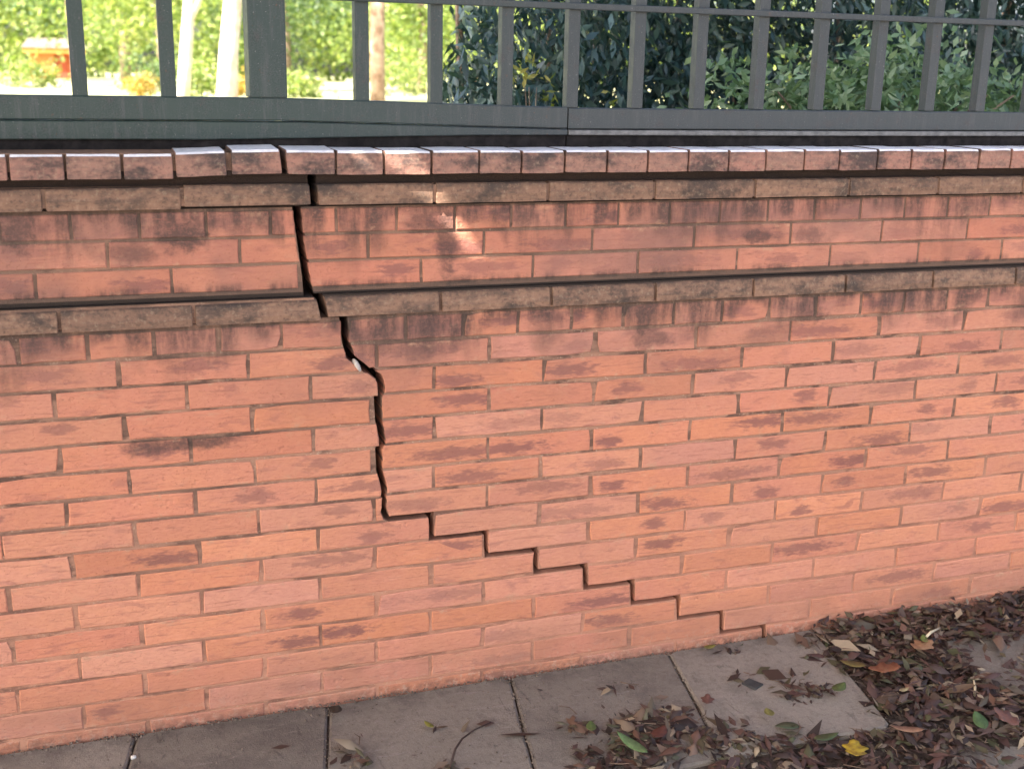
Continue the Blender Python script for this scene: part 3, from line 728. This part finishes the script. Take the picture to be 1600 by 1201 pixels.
tree('slender dark tree in front of the orange brick hut', -1.02, 24., [(0, 0, -.1), (.02, 0, .8), (-.02, 0, 1.6), (.05, 0, 2.8)], [.05, .045, .04, .03], M_BARK,
     ((.0, 0, 2.3), (1.6, 1.3, 1.2)), G_MID, 90, 22, .11)
tree('broad green tree behind the lawn, left of the leaning pink trunk', .6, 22., [(0, 0, -.1), (.05, 0, .8), (.0, 0, 2.0)], [.11, .10, .08], M_BARK,
     ((-.1, 0, 2.0), (2.0, 1.6, 1.5)), G_LIGHT, 170, 24, .12)
tree('bushy green tree behind the white trunk and thick post', 3.1, 23., [(0, 0, -.1), (.05, 0, .8), (.0, 0, 2.0)], [.11, .10, .08], M_BARK,
     ((.0, 0, 1.9), (1.8, 1.5, 1.5)), G_MID, 170, 24, .12)
tree('yellow-green tree glowing in the sun left of the hedge', 5.6, 21.5, [(0, 0, -.1), (.05, 0, .8), (.0, 0, 2.0)], [.1, .09, .07], M_BARK,
     ((.0, 0, 1.6), (1.5, 1.4, 1.5)), G_LIGHT, 150, 24, .12)
tree('large grey-green tree at the far left above the hut', -3.4, 29., [(0, 0, -.1), (.05, 0, 1.2), (.0, 0, 3.0)], [.16, .14, .1], M_BARK,
     ((.4, 0, 3.0), (2.4, 1.8, 1.5)), G_MID, 170, 24, .14)
tree('tall leafy tree far behind between hut and leaning trunk', .2, 33., [(0, 0, -.1), (.05, 0, 1.2), (.0, 0, 3.0)], [.16, .14, .1], M_BARK,
     ((.2, 0, 2.6), (2.6, 1.8, 1.9)), G_LIGHT, 180, 24, .15)
tree('dense far tree behind the hedge end', 9.5, 30., [(0, 0, -.1), (.05, 0, 1.2), (.0, 0, 3.0)], [.16, .14, .1], M_BARK,
     ((.0, 0, 2.2), (3.0, 2., 2.2)), G_LIGHT, 200, 24, .15)
for (lab, x, y, r, mt, L) in [
    ('bright green bush between the leaning pink trunk and the white trunk', .68, 14.5, (.36, .36, .36), G_LIGHT, .07),
    ('golden orange bush on the lawn left of the leaning trunk', -.06, 15.0, (.24, .24, .20), G_AUT, .05),
    ('green bush at the foot of the orange brick hut', -1.78, 22., (.55, .5, .34), G_LIGHT, .08),
    ('yellow-green bush low behind the post, right side', 2.1, 15., (.50, .4, .26), G_LIGHT, .07),
    ('round bush right of the brown trunk', 4.1, 16.5, (.55, .5, .42), G_LIGHT, .07),
    ('dark bush beneath the broad green tree', .45, 19.5, (.7, .5, .40), G_MID, .08),
    ('small golden bush right of the white trunk', 1.42, 16., (.20, .20, .24), G_AUT, .05)]:
    shrub('bush', lab, (x, y, terrain_z(x, y)-.03), r, 60, 20, mt, L, L*.5, 'bush', .16, 4, 'bushes in the garden behind the wall')
# far wood that closes the view
P = []; tt = []
for k in range(46):
    x = -16+k*1.15+RG.uniform(-.5, .5); y = 42+RG.uniform(-3, 6)
    p, t = clumps(RG, (x, y, 1.6+RG.uniform(0, .8)), (1.5, 1.3, 2.3+RG.uniform(0, 1.2)), 70, 14, .16); P.append(p); tt.append(t)
P = np.concatenate(P); tt = np.concatenate(tt); k = P[:, 2] > -.3
me = leaves_mesh('far_wood', P[k], .30, .17, RG, tint=tt[k]); me.materials.append(G_LIGHT)
o = link('far_wood', me, None); tag(o, 'sunlit green woodland closing the view behind the garden', 'wood', kind='stuff')
# orange brick hut
M_HUT = simple('orange_render', (.50, .16, .055), (.60, .22, .08), 5, .9, .2, .3, .004)
M_HUTD = simple('red_door_paint', (.30, .055, .030), (.38, .08, .04), 5, .7, .3, .3, .004)
M_EAVE = simple('orange_eave', (.66, .28, .08), (.72, .34, .11), 5, .7, .3, .3, .004)
M_ROOF = simple('grey_roof_felt', (.12, .09, .085), (.20, .16, .15), 5, .9, .2, .3, .004)
hut = empty('garden_hut', (-1.9, 34., -.25)); tag(hut, 'small orange brick garden hut with red door beyond the lawn at left', 'hut')
m = MB(); m.box(-.35, .26, 0, 1.6, -.1, .85); m.box(.26, .95, .12, 1.6, -.1, .85); m.build('wall', M_HUT, hut)
m = MB(); m.box(.30, .62, .085, .118, -.05, .80); m.build('door', M_HUTD, hut)
m = MB(); m.box(.66, .90, .09, .118, .2, .78); m.build('window', M_HUTD, hut)
m = MB(); m.box(-.5, 1.1, -.15, 1.75, .852, .985); m.build('eave', M_EAVE, hut)
m = MB(); m.add([(-.55, -.2, .988), (1.15, -.2, .988), (1.15, 1.8, .988), (-.55, 1.8, .988), (-.4, .8, 1.25), (1.0, .8, 1.25)], [(0, 3, 2, 1), (0, 1, 5, 4), (2, 3, 4, 5), (1, 2, 5), (3, 0, 4)]); m.build('roof', M_ROOF, hut)

# ------------------------------------------------------------------ street tree out of frame at left: its crown shades wall and pavement
TX, TY = -3.9, -2.3
st_tree = empty('street_tree', (TX, TY, -.95)); tag(st_tree, 'broad street tree on the pavement left of the wall, shading it', 'tree')
m = MB(); m.tube([(0, 0, 0), (.05, .02, 1.2), (.12, .1, 2.4), (.3, .25, 3.6), (.5, .4, 4.6)], [.19, .15, .13, .11, .08], 12)
for k in range(9):
    a = k*.7; m.tube([(.25, .2, 3.0+.12*k), (.4+.9*math.cos(a), .3+.9*math.sin(a), 3.9+.1*k), (.5+1.9*math.cos(a), .4+1.9*math.sin(a), 4.6+.15*k)], [.06, .04, .012], 7)
m.build('trunk', M_BARK, st_tree, smooth=True)
G_STREET = leaf_material('street_tree_leaf', [(0, (.03, .07, .02)), (.6, (.06, .11, .03)), (1, (.12, .17, .05))], .0)
c0 = np.array((-2.5, -1.75, 4.1))
P, tint = clumps(RG, c0, (3.3, 2.5, 1.5), 1250, 34, .085, shell=.38)
Pb, tb = clumps(RG, np.array((-4.5, -2.3, 3.3)), (1.8, 1.8, 1.3), 420, 30, .10, shell=.38)
# added unseen spray of small leaves near the wall, shaping the sun flecks
P2, t2 = clumps(RG, np.array((-1.21, -.65, 1.62)), (.36, .20, .24), 260, 60, .12, shell=.4)
L_ = np.concatenate([np.full(len(P)+len(Pb), .17), np.full(len(P2), .035)]); P = np.concatenate([P, Pb, P2]); tint = np.concatenate([tint, tb, t2])
keep = P[:, 2] > 1.12
s = np.array(SDIR)  # leaves cleared along the sun's path so flecks reach coping and wall
for (a, b, r) in [((-.104, -.02, .312), (-.045, -.02, .277), .016), ((.030, .012, .181), (.080, .012, .112), .011), ((-.158, -.02, .30), (-.146, -.02, .284), .005)]:
    for f in np.linspace(0.15, .85, 5):
        p = np.array(a)+f*(np.array(b)-np.array(a))
        d = P-p; t = d@s; q = np.linalg.norm(d-t[:, None]*s, axis=1)
        keep &= ~(q < np.where(t < 2.7, r+.013, 0.09+.006*t+.5*L_*.6))
P = P[keep]; tint = tint[keep]; L_ = L_[keep]
me = leaves_mesh('crown', P-np.array((TX, TY, -.95)), L_, L_*.55, RG, tint=tint); me.materials.append(G_STREET)
o = link('crown', me, None, st_tree); o['kind'] = 'stuff'

# ------------------------------------------------------------------ fallen leaves
M_LIT = leaf_material('leaf_litter', [(0, (.018, .012, .010)), (.25, (.045, .026, .020)), (.45, (.075, .036, .028)), (.60, (.085, .060, .042)), (.74, (.055, .058, .025)), (.86, (.12, .060, .040)), (.94, (.17, .125, .085)), (1, (.30, .24, .16))], 0, .6, .4)
def in_litter(x, y):
    edge = 1.012+.2*y+.02*math.sin(y*37)
    if x > edge+rnd.gauss(0, .012):
        for (a, b, c, e) in [(1.26, 1.55, -.43, -.20), (1.62, 2.1, -.36, -.06), (.98, 1.30, -.82, -.60)]:
            if a < x < b and c < y < e: return .16
        return .85
    if y < -.47 and x > .45: return .55
    d = 0
    for (cx, cy, rx, ry, a) in [(.40, -.33, .12, .10, .9), (.30, -.42, .13, .10, .85), (.53, -.40, .12, .07, .85), (.82, -.29, .09, .05, .8), (.62, -.45, .14, .05, .7), (.48, -.28, .05, .04, .7),
                                (-.24, -.24, .04, .05, .45), (-.05, -.34, .05, .035, .45), (.40, -.15, .06, .03, .18), (.78, -.05, .12, .03, .25), (.95, -.14, .05, .08, .4), (.25, -.27, .05, .04, .5), (.75, -.2, .12, .08, .12), (.1, -.2, .5, .15, .012)]:
        q = ((x-cx)/rx)**2+((y-cy)/ry)**2
        d = max(d, a*max(0, 1-q**1.5))
    return d
pts = []; 
while len(pts) < 8500:
    x = rnd.uniform(-.9, 2.1); y = rnd.uniform(-.85, -.006)
    if rnd.random() < in_litter(x, y): pts.append((x, y))
C = []
for (x, y) in pts:
    thick = .030 if x > 1.0+.2*y else .014
    C.append((x, y, GZ-.005+thick*rnd.random()**1.7+(.012 if x > 1.05+.2*y else 0)*.2))
C = np.array(C)
big = RG.random(len(C)) < .22
L = np.clip(np.exp(RG.normal(-3.55, .50, len(C))), .008, .085); W = L*RG.uniform(.16, .55, len(C))
me = leaves_mesh('leaf_litter', C, L, W, RG, flat=.16, curl=.3); me.materials.append(M_LIT)
o = link('leaf_litter', me, None); tag(o, 'dark mass of fallen leaves and twigs covering the pavement at right', 'leaf litter', kind='stuff')
m = MB()
for k in range(170):
    while True:
        x = rnd.uniform(-.4, 2.0); y = rnd.uniform(-.8, -.01)
        if rnd.random() < in_litter(x, y): break
    a = rnd.uniform(0, 6.28); l = rnd.uniform(.02, .06); z = GZ+rnd.uniform(0, .018)
    m.tube([(x, y, z), (x+.5*l*math.cos(a), y+.5*l*math.sin(a), z+.004), (x+l*math.cos(a+.3), y+l*math.sin(a+.3), z+rnd.uniform(-.003, .008))], [.0013, .0011, .0006], 5)
o = m.build('twig_litter', simple('dry_twig', (.05, .03, .022), (.16, .11, .075), 30)); tag(o, 'thin broken twigs scattered through the fallen leaves', 'twigs', kind='stuff')
# soil under the litter at right
V = []; F = []; nx, ny = 60, 44
for j in range(ny):
    for i in range(nx):
        y = -1.3+1.3*j/(ny-1)-.004; x = 1.015+.2*y+1.9*i/(nx-1)
        V.append((x, y, -.918+.010*(math.sin(x*17+y*9)*math.sin(y*21-x*5))+rnd.uniform(0, .004)))
for j in range(ny-1):
    for i in range(nx-1): q = j*nx+i; F.append((q, q+1, q+nx+1, q+nx))
o = link('soil', pydata('soil', V, F, True), M_SOIL); o['kind'] = 'structure'
# single leaves one can point to
def leaf(label, x, y, L, W, rot, col, col2, lobed=False, tilt=0, curl=.2, z=.006, name='fallen_leaf'):
    M = Mat('leaf_'+name+'_colour'); n = M.noise(M.pos(), 90., 4, .7)
    mt = M.done(M.bsdf(M.mix(M.ss(n, .35, .65), col, col2), .55, .4))
    P = []
    N = 11
    for i in range(N):
        t = i/(N-1); wv = W/2*math.sin(math.pi*min(1, t**.8))**.8
        if lobed: wv *= .55+.75*abs(math.sin(t*math.pi*2.5+.4))
        P.append((t*L-L/2, wv))
    v = []; f = []
    for (a, b) in P:
        zc = curl*L*.5*((a/L*2)**2); v += [(a, b, zc+.25*b), (a, 0, zc), (a, -b, zc+.25*b)]
    for i in range(N-1):
        for k in range(2): f.append((i*3+k, i*3+k+1, (i+1)*3+k+1, (i+1)*3+k))
    me = pydata(name, v, f, True)
    o = link(name, me, mt, None, (x, y, GZ+z)); o.rotation_euler = (R(tilt*.4), R(tilt), R(rot)); tag(o, label, 'leaf', 'single leaves fallen on the pavement')
    sm = o.modifiers.new('s', 'SOLIDIFY'); sm.thickness = .0006
    return o
leaf('long green leaf lying across the near litter clump at the bottom edge', .318, -.40, .085, .026, 115, (.075, .13, .045), (.12, .18, .07), z=.022, tilt=-8)
leaf('bright yellow leaf at the bottom edge of the pavement, right', .756, -.556, .065, .045, 60, (.36, .25, .02), (.22, .14, .02), True, z=.022)
leaf('orange-brown lobed leaf beside the pavement edge among dark litter', 1.02, -.291, .075, .05, 150, (.17, .062, .030), (.22, .10, .055), True, z=.026, tilt=10)
leaf('olive yellow leaf touching the paving edge under the wall', .965, -.245, .060, .028, 140, (.17, .12, .03), (.10, .085, .03), z=.024)
leaf('green leaf on the paving slab corner heap', .875, -.324, .055, .028, 30, (.075, .11, .03), (.05, .075, .025), z=.020)
leaf('small yellow-green leaf on the slab near the step crack end', .668, -.362, .034, .022, 80, (.18, .16, .045), (.11, .11, .03), z=.014)
leaf('dark green oval leaf lying flat on the paving slab', .687, -.409, .055, .028, 160, (.045, .06, .03), (.065, .08, .045), z=.004, curl=.05)
leaf('tiny green and yellow leaf alone on the bare slab', -.057, -.173, .034, .013, 110, (.20, .18, .03), (.09, .11, .02), z=.003)
leaf('small olive leaf at the foot of the wall under the crack', .699, -.032, .035, .018, 10, (.20, .18, .04), (.14, .13, .03), z=.004)
leaf('tan lobed leaf lying high in the litter at right', 1.179, -.225, .075, .045, 20, (.30, .17, .09), (.22, .12, .06), True, z=.03)
leaf('fresh green leaf standing up in the right-hand litter', 1.076, -.55, .050, .030, 80, (.055, .095, .03), (.035, .06, .02), z=.030, tilt=-20)
leaf('dark red leaf in the near litter clump', .391, -.384, .055, .030, 40, (.10, .032, .022), (.065, .024, .018), z=.026)
leaf('green leaf at the left end of the near litter clump', .269, -.300, .040, .022, 70, (.085, .13, .035), (.06, .09, .03), z=.014)
leaf('long tan leaf in front of the slab edge', .905, -.529, .070, .022, 150, (.27, .15, .09), (.19, .10, .06), z=.026)
leaf('pale yellow fleck of leaf in the dark litter', .999, -.392, .030, .012, 10, (.34, .29, .15), (.24, .20, .10), z=.032)
leaf('brown leaf tucked in the slab joint at the foot of the wall', -.237, -.057, .035, .028, 60, (.025, .022, .016), (.04, .032, .024), z=.004)
leaf('reddish brown leaf at the head of the joint heap', .565, -.27, .045, .026, 60, (.13, .060, .045), (.09, .042, .034), True, z=.012)
leaf('rust coloured leaf at the lower right corner', 1.135, -.56, .060, .034, 120, (.13, .055, .036), (.085, .040, .03), True, z=.034, tilt=-20)
leaf('green leaf in the litter behind the tan leaf', 1.20, -.20, .040, .018, 60, (.16, .20, .05), (.10, .14, .04), z=.034)
leaf('dark olive leaf below the slab edge', .735, -.485, .065, .024, 5, (.06, .085, .03), (.045, .06, .025), z=.012)
def stick(name, label, pts, rad, col, cat):
    m = MB(); m.tube(pts, rad, 7); o = m.build(name, simple(name+'_bark', col, tuple(c*1.5 for c in col), 40), smooth=True); tag(o, label, cat); return o
stick('twig', 'dark curved twig rising from the bottom edge onto the bare slab', [(-.06, -.35, GZ+.01), (-.035, -.30, GZ+.016), (-.008, -.26, GZ+.012), (.03, -.225, GZ+.006), (.075, -.20, GZ+.002)], [.0028, .0026, .0022, .0018, .0012], (.045, .03, .024), 'twig')
stick('straw', 'pale straw lying in the litter beside the wall', [(1.215, -.19, GZ+.034), (1.24, -.175, GZ+.036), (1.275, -.16, GZ+.034)], [.003, .0035, .002], (.42, .36, .24), 'straw')
stick('stick', 'short pale stick standing upright in the right-hand litter', [(1.165, -.43, GZ+.01), (1.168, -.425, GZ+.03), (1.166, -.42, GZ+.045)], [.003, .003, .002], (.26, .21, .14), 'stick')
def stone(name, label, x, y, s, m, cat):
    bm = bmesh.new(); bmesh.ops.create_icosphere(bm, subdivisions=2, radius=1)
    for v in bm.verts:
        k = 1+rnd.uniform(-.18, .18); v.co = Vector((v.co.x*s[0]*k, v.co.y*s[1]*k, v.co.z*s[2]*k))
    me = bpy.data.meshes.new(name); bm.to_mesh(me); bm.free(); o = link(name, me, m, None, (x, y, GZ-.008+s[2]*.9)); tag(o, label, cat)
stone('pebble', 'small white pebble on the pavement at lower left', -.665, -.103, (.006, .005, .004), simple('white_pebble', (.6, .57, .5), (.7, .66, .6)), 'pebble')
bm = bmesh.new(); bmesh.ops.create_cube(bm, size=1)
for v in bm.verts: v.co = Vector((v.co.x*.034+rnd.uniform(-.003, .003), v.co.y*.040+rnd.uniform(-.003, .003), v.co.z*.006))
bmesh.ops.bevel(bm, geom=list(bm.edges), offset=.0015, segments=1, affect='EDGES')
me = bpy.data.meshes.new('slate_chip'); bm.to_mesh(me); bm.free()
o = link('slate_chip', me, simple('dark_slate', (.035, .035, .034), (.055, .053, .05)), None, (.713, -.214, GZ-.002)); o.rotation_euler = (0, 0, R(25)); tag(o, 'dark square chip of slate lying on the bare slab', 'stone chip')

# grit and crumbs of mortar along the foot of the wall and in the joints
m = MB()
for k in range(2600):
    x = rnd.uniform(-1.0, 1.9); y = -.004-abs(rnd.gauss(0, .010)) if k % 3 else rnd.uniform(-.5, -.01)
    if k % 5 == 0:
        j = rnd.choice(sx[3:]); y = rnd.uniform(-.46, -.01); x = j+.2*y+rnd.gauss(0, .006)
    q = rnd.uniform(.0008, .0028)*(1.5 if rnd.random() < .1 else 1); z = GZ-.007
    c = [(x+q*math.cos(t+.5)*rnd.uniform(.7, 1.3), y+q*math.sin(t+.5)*rnd.uniform(.7, 1.3), z) for t in (0, 1.57, 3.14, 4.71)]
    m.add(c+[(x, y, z+q*1.3)], [(0, 1, 4), (1, 2, 4), (2, 3, 4), (3, 0, 4)])
o = m.build('grit', simple('soil_grit', (.05, .038, .030), (.22, .17, .13), 130)); tag(o, 'loose grit and mortar crumbs along the foot of the wall', 'grit', kind='stuff')
